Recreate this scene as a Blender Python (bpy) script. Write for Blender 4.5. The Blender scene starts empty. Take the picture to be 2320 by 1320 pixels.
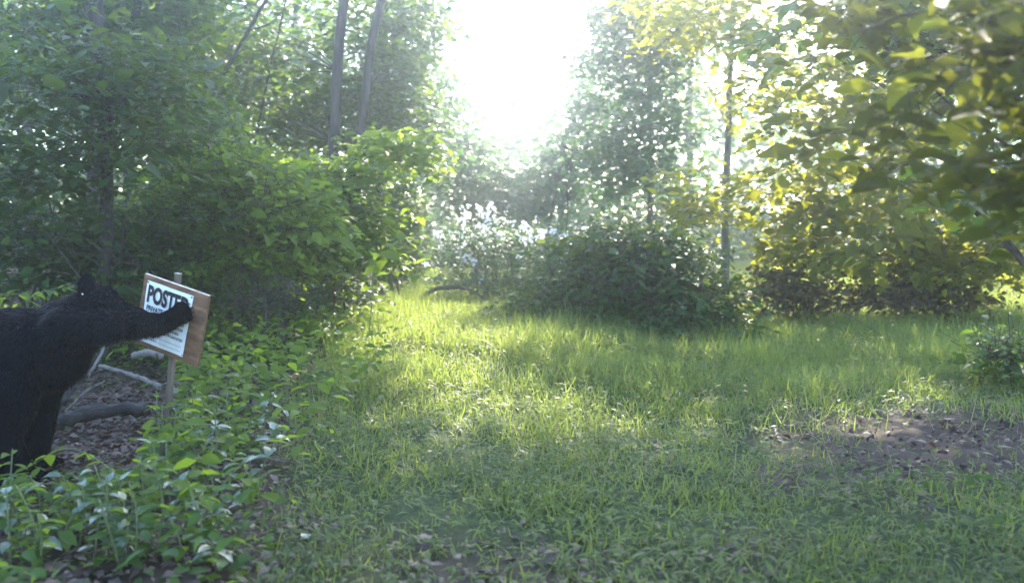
import bpy, math, random
import numpy as np
from mathutils import Vector, Matrix, Euler

S = bpy.context.scene
COL = S.collection
RNG = np.random.default_rng(7)
random.seed(7)

# ------------------------------------------------------------------ camera
FPX, CAM_H = 2228.0, 1.08
PITCH = math.atan(140 / FPX)
cam_d = bpy.data.cameras.new('trail_camera')
cam = bpy.data.objects.new('trail_camera', cam_d)
COL.objects.link(cam)
cam.location = (0, 0, CAM_H)
cam.rotation_euler = (math.pi / 2 - PITCH, 0, 0)
cam_d.sensor_width = 36
cam_d.lens = 36 * FPX / 2320
cam_d.clip_start, cam_d.clip_end = 0.05, 500
cam_d.dof.use_dof = True
cam_d.dof.focus_distance = 5.6
cam_d.dof.aperture_fstop = cam_d.lens / 15.0      # 15 mm opening
S.camera = cam

# ------------------------------------------------------------------ sky, sun, exposure
SUN_EL, SUN_AZ = 31.0, 12.5
w = bpy.data.worlds.new('World')
S.world = w
w.use_nodes = True
wn = w.node_tree
sky = wn.nodes.new('ShaderNodeTexSky')
sky.sky_type = 'NISHITA'
sky.sun_disc = False
sky.sun_elevation = math.radians(SUN_EL)
sky.sun_rotation = math.radians(SUN_AZ)
sky.air_density, sky.dust_density, sky.ozone_density = 1.0, 1.0, 3.0
bg = wn.nodes['Background']
wn.links.new(sky.outputs[0], bg.inputs[0])
bg.inputs[1].default_value = 0.15
sun_d = bpy.data.lights.new('sun', 'SUN')
sun_d.energy = 3.5
sun_d.angle = math.radians(0.5)
sun_d.color = (1.0, 0.93, 0.75)
sun = bpy.data.objects.new('sun', sun_d)
COL.objects.link(sun)
el, az = math.radians(SUN_EL), math.radians(SUN_AZ)
sdir = Vector((math.sin(az) * math.cos(el), math.cos(az) * math.cos(el), math.sin(el)))
sun.rotation_euler = sdir.to_track_quat('Z', 'Y').to_euler()
sun.location = sdir * 80
S.view_settings.view_transform = 'Standard'
S.view_settings.look = 'None'
S.view_settings.gamma = 1
S.view_settings.use_curve_mapping = False
S.view_settings.exposure = 3.0
S.render.engine = 'CYCLES'
S.cycles.use_denoising = True
S.cycles.max_bounces = 8
S.cycles.transparent_max_bounces = 8
S.cycles.volume_bounces = 1
S.cycles.transmission_bounces = 4
S.cycles.sample_clamp_indirect = 4

# ------------------------------------------------------------------ helpers
def at(px, py, d):
    """point on the photograph's line of sight at depth y = d"""
    vx, vf, vu = (px - 1160) / FPX, 1.0, -(py - 660) / FPX
    c, s = math.cos(PITCH), math.sin(PITCH)
    y, z = vf * c + vu * s, -vf * s + vu * c
    k = d / y
    return Vector((vx * k, d, CAM_H + z * k))

def sm(t):
    t = np.clip(t, 0, 1)
    return t * t * (3 - 2 * t)

def hterr(x, y):
    x, y = np.asarray(x, float), np.asarray(y, float)
    z = 0.5 * sm((-x - 1.9) / 4) * sm((y - 5.0) / 5)
    z = z + 0.25 * sm((x - 3.5) / 4) * sm((y - 7) / 6)
    z = z + 0.9 * sm((y - 22) / 30)
    z = z + 0.14 * np.exp(-((x + .1) / 1.7) ** 2 - ((y - 8.8) / 2.6) ** 2)
    z = z + 0.025 * np.sin(x * 1.7 + 0.6 * y) * np.cos(y * 1.3 - .4 * x) + 0.012 * np.sin(x * 4.1 + 2) * np.sin(y * 3.7)
    return z

def tag(o, label=None, cat=None, group=None, kind=None):
    if label: o['label'] = label
    if cat: o['category'] = cat
    if group: o['group'] = group
    if kind: o['kind'] = kind
    return o

def empty(name, loc, parent=None):
    o = bpy.data.objects.new(name, None)
    COL.objects.link(o)
    o.location = loc
    o.empty_display_size = 0.1
    if parent: o.parent = parent
    return o

def mesh_np(name, V, F, mats, tone=None, smooth=False, midx=None):
    """V (n,3), F (m,3) or (m,4) int"""
    me = bpy.data.meshes.new(name)
    V = np.ascontiguousarray(V, dtype=np.float32)
    F = np.ascontiguousarray(F, dtype=np.int32)
    k = F.shape[1]
    me.vertices.add(len(V)); me.vertices.foreach_set('co', V.ravel())
    me.loops.add(F.size); me.loops.foreach_set('vertex_index', F.ravel())
    me.polygons.add(len(F))
    me.polygons.foreach_set('loop_start', np.arange(0, F.size, k, dtype=np.int32))
    me.polygons.foreach_set('loop_total', np.full(len(F), k, dtype=np.int32))
    if smooth: me.polygons.foreach_set('use_smooth', np.ones(len(F), dtype=bool))
    for m in (mats if isinstance(mats, (list, tuple)) else [mats]): me.materials.append(m)
    if midx is not None: me.polygons.foreach_set('material_index', midx.astype(np.int32))
    me.update(calc_edges=True)
    if tone is not None:
        a = me.attributes.new('tone', 'FLOAT', 'POINT')
        a.data.foreach_set('value', np.ascontiguousarray(tone, dtype=np.float32))
    return me

def link(name, me, parent=None, loc=None, rot=None, scale=None):
    o = bpy.data.objects.new(name, me)
    COL.objects.link(o)
    if parent: o.parent = parent
    if loc is not None: o.location = loc
    if rot is not None: o.rotation_euler = rot
    if scale is not None: o.scale = scale if hasattr(scale, '__len__') else (scale,) * 3
    return o

def tube(P, R, n=8, wob=0.0, seed=0, cap=True):
    P = np.array([list(p) for p in P], float); R = np.array(R, float)
    rg = np.random.default_rng(seed)
    V, F = [], []
    ref = np.array([0.31, 0.9, 0.2])
    for i in range(len(P)):
        t = P[min(i + 1, len(P) - 1)] - P[max(i - 1, 0)]
        t /= np.linalg.norm(t) + 1e-9
        u = np.cross(t, ref if abs(t @ ref) < .93 else np.array([1., 0, 0])); u /= np.linalg.norm(u)
        v = np.cross(t, u)
        a = np.arange(n) * 2 * np.pi / n
        r = R[i] * (1 + wob * rg.normal(size=n))
        V.append(P[i] + (np.cos(a) * r)[:, None] * u + (np.sin(a) * r)[:, None] * v)
    V = np.concatenate(V)
    for i in range(len(P) - 1):
        for j in range(n):
            a, b = i * n + j, i * n + (j + 1) % n
            F.append((a, b, b + n, a + n))
    if cap:
        V = np.vstack([V, P[0], P[-1]])
        c0, c1 = len(V) - 2, len(V) - 1
        for j in range(n):
            F.append((c0, (j + 1) % n, j, c0)); k = (len(P) - 1) * n
            F.append((c1, k + j, k + (j + 1) % n, c1))
    T = []
    for f in F:
        if f[0] == f[3]: T.append(f[:3])
        else: T += [(f[0], f[1], f[2]), (f[0], f[2], f[3])]
    return V, np.array(T)

def merge(parts):
    V, F, o = [], [], 0
    for v, f in parts:
        V.append(v); F.append(np.asarray(f) + o); o += len(v)
    return np.concatenate(V), np.concatenate(F)

def smooth_path(pts, n):
    pts = np.array([list(p) for p in pts], float)
    t = np.linspace(0, len(pts) - 1, n)
    out = []
    for s in t:
        i = min(int(s), len(pts) - 2); f = s - i
        p0, p1, p2, p3 = pts[max(i - 1, 0)], pts[i], pts[i + 1], pts[min(i + 2, len(pts) - 1)]
        out.append(.5 * (2 * p1 + (p2 - p0) * f + (2 * p0 - 5 * p1 + 4 * p2 - p3) * f * f + (3 * p1 - p0 - 3 * p2 + p3) * f ** 3))
    return np.array(out)

# ------------------------------------------------------------------ materials
def new_mat(name):
    m = bpy.data.materials.new(name); m.use_nodes = True
    nt = m.node_tree; nt.nodes.clear()
    return m, nt, nt.nodes.new, nt.links.new

def mat_leaf(name, dark, light, trans=0.45, tcol=None, rough=0.4, spec=0.5):
    m, nt, N, L = new_mat(name)
    out = N('ShaderNodeOutputMaterial'); at_ = N('ShaderNodeAttribute'); at_.attribute_name = 'tone'
    oi = N('ShaderNodeObjectInfo')
    add = N('ShaderNodeMath'); add.operation = 'MULTIPLY_ADD'
    L(oi.outputs['Random'], add.inputs[0]); add.inputs[1].default_value = 0.25; L(at_.outputs['Fac'], add.inputs[2])
    ramp = N('ShaderNodeValToRGB'); L(add.outputs[0], ramp.inputs[0])
    ramp.color_ramp.elements[0].color = (*dark, 1); ramp.color_ramp.elements[1].color = (*light, 1)
    geo = N('ShaderNodeNewGeometry')
    no = N('ShaderNodeTexNoise'); no.inputs['Scale'].default_value = 35; L(geo.outputs['Position'], no.inputs['Vector'])
    mx = N('ShaderNodeMix'); mx.data_type = 'RGBA'; mx.blend_type = 'MULTIPLY'; mx.inputs[0].default_value = 0.5
    L(ramp.outputs[0], mx.inputs[6]); L(no.outputs[0], mx.inputs[7])
    p = N('ShaderNodeBsdfPrincipled'); p.inputs['Roughness'].default_value = rough; p.inputs['Specular IOR Level'].default_value = spec
    L(mx.outputs[2], p.inputs['Base Color'])
    t = N('ShaderNodeBsdfTranslucent')
    hs = N('ShaderNodeMix'); hs.data_type = 'RGBA'; hs.blend_type = 'MIX'; hs.inputs[0].default_value = 0.6
    L(ramp.outputs[0], hs.inputs[6]); hs.inputs[7].default_value = (*(tcol or (0.26, 0.36, 0.035)), 1)
    L(hs.outputs[2], t.inputs[0])
    ms = N('ShaderNodeMixShader'); ms.inputs[0].default_value = trans
    L(p.outputs[0], ms.inputs[1]); L(t.outputs[0], ms.inputs[2]); L(ms.outputs[0], out.inputs[0])
    return m

def mat_rough(name, c1, c2, scale=(8, 8, 8), rough=0.85, bump=0.4, detail=6, c3=None, dist=0.02, spec=0.3):
    m, nt, N, L = new_mat(name)
    out = N('ShaderNodeOutputMaterial'); tc = N('ShaderNodeTexCoord'); mp = N('ShaderNodeMapping')
    mp.inputs['Scale'].default_value = scale
    L(tc.outputs['Object'], mp.inputs[0])
    no = N('ShaderNodeTexNoise'); no.inputs['Scale'].default_value = 1; no.inputs['Detail'].default_value = detail
    no.inputs['Roughness'].default_value = 0.65
    L(mp.outputs[0], no.inputs['Vector'])
    r = N('ShaderNodeValToRGB'); L(no.outputs[0], r.inputs[0])
    e = r.color_ramp.elements
    e[0].position, e[1].position = .33, .68
    e[0].color, e[1].color = (*c1, 1), (*c2, 1)
    if c3:
        x = e.new(.52); x.color = (*c3, 1)
    p = N('ShaderNodeBsdfPrincipled'); p.inputs['Roughness'].default_value = rough
    p.inputs['Specular IOR Level'].default_value = spec
    L(r.outputs[0], p.inputs['Base Color'])
    b = N('ShaderNodeBump'); b.inputs['Strength'].default_value = bump; b.inputs['Distance'].default_value = dist
    L(no.outputs[0], b.inputs['Height']); L(b.outputs[0], p.inputs['Normal'])
    L(p.outputs[0], out.inputs[0])
    return m

M = {}
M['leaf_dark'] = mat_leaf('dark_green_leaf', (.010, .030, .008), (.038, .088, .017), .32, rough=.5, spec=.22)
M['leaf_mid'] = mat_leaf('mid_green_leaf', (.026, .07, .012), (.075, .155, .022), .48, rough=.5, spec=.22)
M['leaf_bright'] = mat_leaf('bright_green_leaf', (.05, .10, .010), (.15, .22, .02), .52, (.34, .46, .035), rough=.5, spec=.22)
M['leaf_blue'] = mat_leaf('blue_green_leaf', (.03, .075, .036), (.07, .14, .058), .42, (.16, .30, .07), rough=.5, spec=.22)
M['leaf_yellow'] = mat_leaf('sunlit_yellow_green_leaf', (.05, .08, .010), (.16, .19, .02), .64, (.62, .60, .03), rough=.5, spec=.22)  # yellow sun glow is put into the leaf and translucent colours
M['leaf_olive'] = mat_leaf('olive_leaf', (.018, .024, .005), (.075, .09, .018), .45, (.34, .36, .03), rough=.6, spec=.06)
M['leaf_seed'] = mat_leaf('seedling_leaf', (.045, .085, .042), (.15, .21, .10), .3, rough=.28, spec=.9)  # some of the pale sky reflection is put into the base colour
M['leaf_pale'] = mat_leaf('bluish_white_leaf', (.30, .34, .32), (.42, .46, .42), .25, (.4, .45, .35), rough=.35, spec=.7)
M['litter'] = mat_leaf('dead_leaf', (.045, .027, .018), (.15, .092, .06), .12, (.2, .1, .04), rough=.6)
M['grass'] = mat_leaf('grass_blade', (.085, .12, .028), (.195, .235, .055), .5, (.40, .48, .08), rough=.5, spec=.3)
M['leaf_brown'] = mat_leaf('brown_brush_leaf', (.03, .026, .012), (.10, .075, .03), .35, (.3, .2, .05), rough=.6, spec=.2)
M['clod'] = mat_rough('dark_earth', (.02, .013, .011), (.075, .05, .038), (30, 30, 30), .95, .5)
M['straw'] = mat_leaf('dry_straw', (.14, .11, .05), (.34, .29, .15), .3, (.4, .33, .15), rough=.7, spec=.2)
M['clover'] = mat_leaf('clover_leaf', (.06, .09, .025), (.16, .195, .055), .42, (.30, .38, .07), rough=.6, spec=.25)
M['petal'] = mat_leaf('white_petal', (.72, .74, .74), (.85, .86, .85), .3, (.8, .8, .8), rough=.5)
M['bark'] = mat_rough('grey_brown_bark', (.025, .021, .018), (.10, .082, .068), (14, 14, 3), .9, .8, c3=(.075, .06, .05))
M['bark_dark'] = mat_rough('dark_bark', (.015, .012, .011), (.065, .052, .045), (14, 14, 3), .9, .8)
M['bark_pale'] = mat_rough('pale_bark', (.12, .10, .08), (.32, .27, .21), (14, 14, 3), .9, .7)
M['twig'] = mat_rough('twig_wood', (.03, .022, .018), (.10, .075, .055), (20, 20, 20), .9, .4)
M['stem'] = mat_rough('green_stem', (.05, .07, .03), (.14, .15, .06), (30, 30, 30), .6, .2)
M['deadwood'] = mat_rough('weathered_dead_wood', (.04, .034, .029), (.15, .13, .11), (25, 25, 6), .85, .5, c3=(.18, .16, .14))
M['log'] = mat_rough('rotting_log', (.018, .015, .013), (.075, .063, .055), (12, 12, 30), .9, .8)
M['ply'] = mat_rough('weathered_plywood', (.075, .036, .019), (.25, .135, .07), (7, 60, 26), .75, .35, c3=(.15, .078, .042), dist=.004)
M['ply_edge'] = mat_rough('pale_plywood_edge', (.30, .22, .15), (.62, .54, .44), (50, 50, 50), .75, .2, dist=.003)
M['stake'] = mat_rough('wooden_stake', (.055, .042, .032), (.17, .13, .10), (40, 40, 5), .85, .4, dist=.004)
M['stake_top'] = mat_rough('pale_stake_end', (.55, .52, .47), (.75, .72, .66), (60, 60, 60), .8, .1, dist=.002)  # top face is paler than the sides
M['paper'] = mat_rough('white_sign_sheet', (.55, .58, .58), (.80, .81, .78), (7, 9, 5), .45, .05, dist=.002)
M['ink'] = mat_rough('black_ink', (.006, .006, .010), (.013, .013, .018), (40, 40, 40), .6, 0)
M['ink_grey'] = mat_rough('faded_grey_ink', (.12, .13, .13), (.2, .2, .2), (40, 40, 40), .6, 0)
M['screw'] = mat_rough('dull_screw', (.1, .1, .1), (.2, .2, .2), (90, 90, 90), .5, 0)
M['hide'] = mat_rough('black_bear_hide', (.0008, .0010, .0022), (.002, .0022, .0045), (30, 30, 30), .95, .3, spec=0)
M['fur'] = mat_rough('black_bear_hair', (.0006, .0007, .0018), (.0042, .0043, .0072), (60, 60, 60), .5, 0, spec=.06)
M['muzzle'] = mat_rough('brown_muzzle_hair', (.02, .013, .009), (.045, .03, .02), (60, 60, 60), .7, .2)
M['nose'] = mat_rough('wet_black_nose', (.004, .004, .004), (.008, .008, .008), (80, 80, 80), .25, .1, spec=.6)
M['speckmat'] = mat_rough('white_speck', (.75, .75, .72), (.82, .82, .8), (80, 80, 80), .4, 0)
M['stone'] = mat_rough('grey_stone', (.28, .28, .28), (.48, .48, .48), (9, 9, 9), .8, .5)

def mat_ground():
    m, nt, N, L = new_mat('forest_soil')
    out = N('ShaderNodeOutputMaterial'); g = N('ShaderNodeNewGeometry')
    n1 = N('ShaderNodeTexNoise'); n1.inputs['Scale'].default_value = 3; n1.inputs['Detail'].default_value = 9; n1.inputs['Roughness'].default_value = .7
    n2 = N('ShaderNodeTexNoise'); n2.inputs['Scale'].default_value = 40; n2.inputs['Detail'].default_value = 4
    n3 = N('ShaderNodeTexNoise'); n3.inputs['Scale'].default_value = .9; n3.inputs['Detail'].default_value = 3
    for n in (n1, n2, n3): L(g.outputs['Position'], n.inputs['Vector'])
    r1 = N('ShaderNodeValToRGB'); L(n1.outputs[0], r1.inputs[0])
    e = r1.color_ramp.elements; e[0].position, e[1].position = .3, .72
    e[0].color, e[1].color = (.02, .013, .010, 1), (.105, .067, .048, 1)
    x = e.new(.5); x.color = (.05, .032, .024, 1)
    r2 = N('ShaderNodeValToRGB'); L(n2.outputs[0], r2.inputs[0])
    r2.color_ramp.elements[0].position, r2.color_ramp.elements[1].position = .35, .65
    r2.color_ramp.elements[0].color, r2.color_ramp.elements[1].color = (.02, .032, .01, 1), (.06, .08, .025, 1)
    a = N('ShaderNodeAttribute'); a.attribute_name = 'tone'
    md = N('ShaderNodeMath'); md.operation = 'MULTIPLY_ADD'; L(n3.outputs[0], md.inputs[0]); md.inputs[1].default_value = .9
    L(a.outputs['Fac'], md.inputs[2])
    mr = N('ShaderNodeMapRange'); L(md.outputs[0], mr.inputs[0]); mr.inputs[1].default_value = .7; mr.inputs[2].default_value = 1.1
    mx = N('ShaderNodeMix'); mx.data_type = 'RGBA'; L(mr.outputs[0], mx.inputs[0]); L(r1.outputs[0], mx.inputs[6]); L(r2.outputs[0], mx.inputs[7])
    p = N('ShaderNodeBsdfPrincipled'); p.inputs['Roughness'].default_value = .95; p.inputs['Specular IOR Level'].default_value = .2
    L(mx.outputs[2], p.inputs['Base Color'])
    b = N('ShaderNodeBump'); b.inputs['Distance'].default_value = .05; b.inputs['Strength'].default_value = .7
    L(n1.outputs[0], b.inputs['Height']); L(b.outputs[0], p.inputs['Normal']); L(p.outputs[0], out.inputs[0])
    return m
M['ground'] = mat_ground()

# ------------------------------------------------------------------ how green the floor is
def sstep(a, b, v): return sm((v - a) / (b - a))
def lumpy(x, y, k=1.0):
    return .5 + .25 * np.sin(1.3 * k * x + 1.1 * np.sin(.9 * k * y)) + .25 * np.sin(1.7 * k * y + 1.3 * np.sin(1.2 * k * x + 1))
def path_left(y):      # left edge of the grassy track
    return np.interp(y, [2.5, 4.2, 6.3, 9, 12, 18, 26], [-.75, -1.0, -1.35, -1.5, -1.75, -2.0, -1.8])
def green(x, y):
    g = sstep(-.25, .3, x - path_left(y)) * (.72 + .28 * lumpy(x, y, 2))
    g = g * (1 - .97 * np.exp(-((((x - 2.2 - .45 * (y - 5)) / .95) ** 2 + ((y - 4.9) / 1.15) ** 2) ** 1.2 * (.45 + 1.1 * lumpy(x * 1.3 + y, y * 1.2 - .6 * x, 4)))))          # bare earth, right
    g = g * (1 - .5 * np.exp(-(((x - .1) / .9) ** 2 + ((y - 3.1) / .5) ** 2)))           # bare earth, foreground
    g = g * sstep(30, 20, y)
    return np.clip(g, 0, 1)

# ------------------------------------------------------------------ ground
def grid(xs, ys):
    X, Y = np.meshgrid(xs, ys)
    V = np.stack([X.ravel(), Y.ravel(), hterr(X, Y).ravel()], 1)
    nx, ny = len(xs), len(ys)
    i = np.arange(nx - 1)[None] + nx * np.arange(ny - 1)[:, None]
    i = i.ravel()
    return V, np.stack([i, i + 1, i + nx + 1, i + nx], 1)
xs = np.unique(np.concatenate([np.linspace(-200, -8, 25), np.linspace(-8, 8, 160), np.linspace(8, 200, 25)]))
ys = np.unique(np.concatenate([np.linspace(-60, 1, 15), np.linspace(1, 16, 150), np.linspace(16, 60, 60), np.linspace(60, 260, 20)]))
V, F = grid(xs, ys)
n_ = RNG.normal(size=len(V)) * .008
V[:, 2] += n_ * (np.abs(V[:, 0]) < 8)
gr = link('ground', mesh_np('ground', V, F, M['ground'], tone=green(V[:, 0], V[:, 1]), smooth=True))
tag(gr, 'brown forest floor under the leaf litter and grass', kind='structure')

# ------------------------------------------------------------------ leaf shapes (unit length along +y, face up +z)
LEAF6 = (np.array([[0, 0, 0], [0, .5, -.02], [0, 1, -.16], [-.27, .34, .06], [.27, .34, .06], [-.2, .7, 0], [.2, .7, 0]]),
         np.array([[0, 4, 1], [0, 1, 3], [1, 4, 6], [1, 6, 2], [1, 2, 5], [1, 5, 3]]))
LEAF2 = (np.array([[0, 0, 0], [-.3, .5, .07], [.3, .5, .07], [0, 1, -.1]]), np.array([[0, 2, 1], [1, 2, 3]]))
LEAF12 = (np.array([[0, -.12, 0], [0, 0, 0], [0, .32, .0], [0, .66, -.05], [0, 1, -.17],
                    [-.17, .1, .05], [.17, .1, .05], [-.27, .34, .06], [.27, .34, .06], [-.19, .68, .01], [.19, .68, .01]]),
          np.array([[1, 6, 2], [1, 2, 5], [2, 6, 8], [2, 7, 5], [2, 8, 3], [2, 3, 7], [3, 8, 10], [3, 9, 7], [3, 10, 4], [3, 4, 9]]))
BLADE = (np.array([[-.5, 0, 0], [.5, 0, 0], [-.35, .55, .1], [.35, .55, .1], [0, 1, .42]]), np.array([[0, 1, 3], [0, 3, 2], [2, 3, 4]]))

def frames(up, ang):
    """rotation matrices whose z is the unit vectors up and whose y is turned by ang"""
    up = up / np.linalg.norm(up, axis=1, keepdims=True)
    h = np.stack([np.cos(ang), np.sin(ang), np.zeros_like(ang)], 1)
    y = h - (h * up).sum(1, keepdims=True) * up
    y /= np.linalg.norm(y, axis=1, keepdims=True) + 1e-9
    x = np.cross(y, up)
    return np.stack([x, y, up], 2)

def scatter(P, Rm, size, tmpl, mats, tone, name, squash=None, rg=RNG):
    T, Fc = tmpl
    n = len(P)
    s = size[:, None, None] * (np.ones(3) if squash is None else squash)
    V = np.einsum('nij,nvj->nvi', Rm, T[None] * s) + P[:, None]
    F = (Fc[None] + (np.arange(n) * len(T))[:, None, None]).reshape(-1, 3)
    return mesh_np(name, V.reshape(-1, 3), F, mats, tone=np.repeat(tone, len(T)))

_LEAFMESH = {}
def leaf_mesh(mat, var=0):
    k = (mat, var)
    if k not in _LEAFMESH:
        v = LEAF12[0].copy(); v[:, 0] *= (1, 1.35, .8)[var]; v[:, 2] *= (1, 1.6, .6)[var]
        _LEAFMESH[k] = mesh_np('leaf', v, LEAF12[1], M[mat], tone=np.full(len(v), (.3, .45, .6)[var]), smooth=True)
    return _LEAFMESH[k]

def in_ell(ells, n, rg, shell=.35):
    ells = np.array(ells, float)
    vol = ells[:, 3] * ells[:, 4] * ells[:, 5]
    k = rg.choice(len(ells), n, p=vol / vol.sum())
    u = rg.normal(size=(n, 3)); u /= np.linalg.norm(u, axis=1, keepdims=True)
    r = rg.random(n) ** shell
    return ells[k, :3] + u * r[:, None] * ells[k, 3:6]

def foliage(ells, ncl, nper, size, mat, parent, seed, name='foliage', spread=(.26, .26, .09), tilt=.45, tmpl=None, nparts=0, shell=.4, tone_s=.28, zmin=None, droop=0.0, sticks=True):
    """leaves set left and right along short branchlets spread through the crown's ellipsoids"""
    rg = np.random.default_rng(seed)
    tmpl = tmpl or (LEAF6 if size < .13 and nparts else LEAF2)
    E_ = np.array(ells, float)
    C = in_ell(ells, ncl, rg, shell)
    own = E_[np.argmin(((C[:, None] - E_[None, :, :3]) ** 2 / E_[None, :, 3:6] ** 2).sum(2), axis=1), :3]
    ax = (C - own) / (np.linalg.norm(C - own, axis=1, keepdims=True) + 1e-6) + rg.normal(size=(ncl, 3)) * .55
    ax[:, 2] = ax[:, 2] * .55 - .08 - droop * .3
    ax /= np.linalg.norm(ax, axis=1, keepdims=True)
    L = spread[0] * rg.uniform(1.3, 2.6, ncl)
    ct = rg.normal(.42, tone_s, ncl)
    n = ncl * nper
    k = np.repeat(np.arange(ncl), nper)
    t = np.tile(np.linspace(-.5, .5, nper), ncl) + rg.normal(0, .06, n)
    side = np.where(rg.random(n) < .5, -1., 1.)
    hx = np.stack([-ax[:, 1], ax[:, 0], np.zeros(ncl)], 1); hx /= np.linalg.norm(hx, axis=1, keepdims=True) + 1e-6
    P = C[k] + ax[k] * (t * L[k])[:, None] - np.array([0, 0, 1.]) * ((t + .5) ** 2 * L[k] * .22)[:, None] + rg.normal(size=(n, 3)) * np.array(spread) * .33
    P += hx[k] * (side * rg.random(n) * spread[1] * .5)[:, None]
    tone = np.repeat(ct, nper) + rg.normal(0, .13, n)
    if zmin is not None:
        gz_ = hterr(P[:, 0], P[:, 1]) + zmin
        P[:, 2] = np.maximum(P[:, 2], gz_ + rg.random(len(P)) * .15)
    up = np.stack([rg.normal(0, tilt, n), rg.normal(-droop, tilt, n), np.ones(n)], 1) + ax[k] * .15
    yaw = np.arctan2(ax[k, 1], ax[k, 0]) + side * rg.normal(.95, .4, n)
    Rm = frames(up, yaw)
    sz = size * np.exp(rg.normal(-.03, .38, n)) * (1.1 - .35 * np.abs(t) * 2)
    keep = np.ones(n, bool)
    org = np.array(parent.location)
    if nparts:
        d = np.linalg.norm(P - np.array([0, 0, CAM_H]), axis=1) + rg.random(n) * .25
        d[np.abs(P[:, 0]) / np.maximum(P[:, 1], .1) > .52] += 50
        for i in np.argsort(d)[:nparts]:
            keep[i] = False
            o = bpy.data.objects.new('leaf', leaf_mesh(mat, int(rg.integers(3))))
            COL.objects.link(o); o.parent = parent
            m = Matrix([list(r) for r in Rm[i]]).to_4x4()
            m.translation = Vector(P[i] - org)
            o.matrix_local = m @ Matrix.Scale(float(sz[i]) * 1.05, 4)
    me = scatter(P[keep] - org, Rm[keep], sz[keep], tmpl, M[mat], np.clip(tone[keep], 0, 1), name)
    o = link(name, me, parent)
    o['kind'] = 'stuff'
    if sticks:      # the branchlets themselves: thin three-sided rods
        A, B = C - ax * L[:, None] * .7, C + ax * L[:, None] * .5 - np.array([0, 0, 1.]) * (L * .2)[:, None]
        r_ = np.maximum(.0022, size * .03)
        u = hx * r_; v = np.cross(ax, hx) * r_
        V = np.stack([A + u, A - u * .5 + v, A - u * .5 - v, B + u * .4, B - u * .2 + v * .4, B - u * .2 - v * .4], 1) - org
        F = np.array([[0, 1, 4], [0, 4, 3], [1, 2, 5], [1, 5, 4], [2, 0, 3], [2, 3, 5]])
        F = (F[None] + (np.arange(ncl) * 6)[:, None, None]).reshape(-1, 3)
        q = link('branchlets', mesh_np('branchlets', V.reshape(-1, 3), F, M['twig']), parent); q['kind'] = 'stuff'
    return o

def woody(name, pts, radii, mat, parent, n=9, seg=14, seed=0, wob=.06):
    org = np.array(parent.location) if parent else 0
    P = smooth_path(pts, seg)
    rg = np.random.default_rng(seed + 99)
    P[1:-1] += rg.normal(size=(len(P) - 2, 3)) * radii[0] * .12
    R = np.interp(np.linspace(0, 1, seg), np.linspace(0, 1, len(radii)), radii)
    v, f = tube(P - org, R, n, wob, seed)
    return link(name, mesh_np(name, v, f, M[mat], smooth=True), parent)

def gz(x, y): return float(hterr(x, y))

def twigs(parent, base, ells, n, r, mat, seed, name='branches'):
    """a spray of thin branches from base points out into the crown, one mesh"""
    rg = np.random.default_rng(seed)
    E = in_ell(ells, n, rg, .3); org = np.array(parent.location); parts = []
    base = np.array([list(b) for b in base], float)
    for e in E:
        j = np.argmin(np.linalg.norm(base - e + np.array([0, 0, .4]), axis=1)); b = base[j]
        mid = (b + e) / 2 + rg.normal(size=3) * .12 + np.array([0, 0, .1])
        v, f = tube(smooth_path([b, mid, e], 6) - org, np.linspace(r, r * .25, 6), 5)
        parts.append((v, f))
    v, f = merge(parts)
    o = link(name, mesh_np(name, v, f, M[mat], smooth=True), parent); o['kind'] = 'stuff'
    return o

# ================================================================== TREES AND SHRUBS
def tree(name, label, cat, px, d, r, lean, height, crown, mat, leafn, size, seed, bark='bark', group=None, nparts=0,
         ntw=14, dy=0.0, high=None, **kw):
    """crown: list of (px, py, d, rx, ry, rz); lean = sideways metres per metre of height"""
    b = at(px, 600, d); x0 = b.x; z0 = gz(x0, d)
    root = empty(name, (x0, d, z0)); tag(root, label, cat, group)
    rg = np.random.default_rng(seed)
    top = Vector((x0 + lean * height, d + dy * height, z0 + height))
    pts = [(x0, d, z0 - .15)]
    for t in (.2, .45, .7, 1):
        pts.append((x0 + lean * height * t + rg.normal() * .05, d + dy * height * t + rg.normal() * .05, z0 + height * t))
    woody('trunk', pts, [r * 1.35, r * 1.05, r * .95, r * .8, r * .35], bark, root, 12, 18, seed)
    ells = []
    for (cx, cy, cd, rx, ry, rz) in crown:
        c = at(cx, cy, cd); ells.append((c.x, c.y, c.z, rx, ry, rz))
    if ells:
        base = smooth_path(pts, 12)[2:]
        twigs(root, base, ells, ntw, max(.009, r * .2), 'twig' if bark == 'bark_dark' else bark, seed + 5)
        foliage(ells, leafn[0], leafn[1], size, mat, root, seed, 'crown', nparts=nparts, **kw)
    if high:        # unseen crowns added above the frame to shade the foreground
        hb = smooth_path(pts, 12)[7:]
        twigs(root, hb, high[0], 16, r * .4, bark, seed + 8, 'added_shade_branches')
        foliage(high[0], high[1], 16, .22, mat, root, seed + 9, 'added_shade_crown', spread=(.5, .5, .2))['kind'] = 'stuff'
    return root

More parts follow.
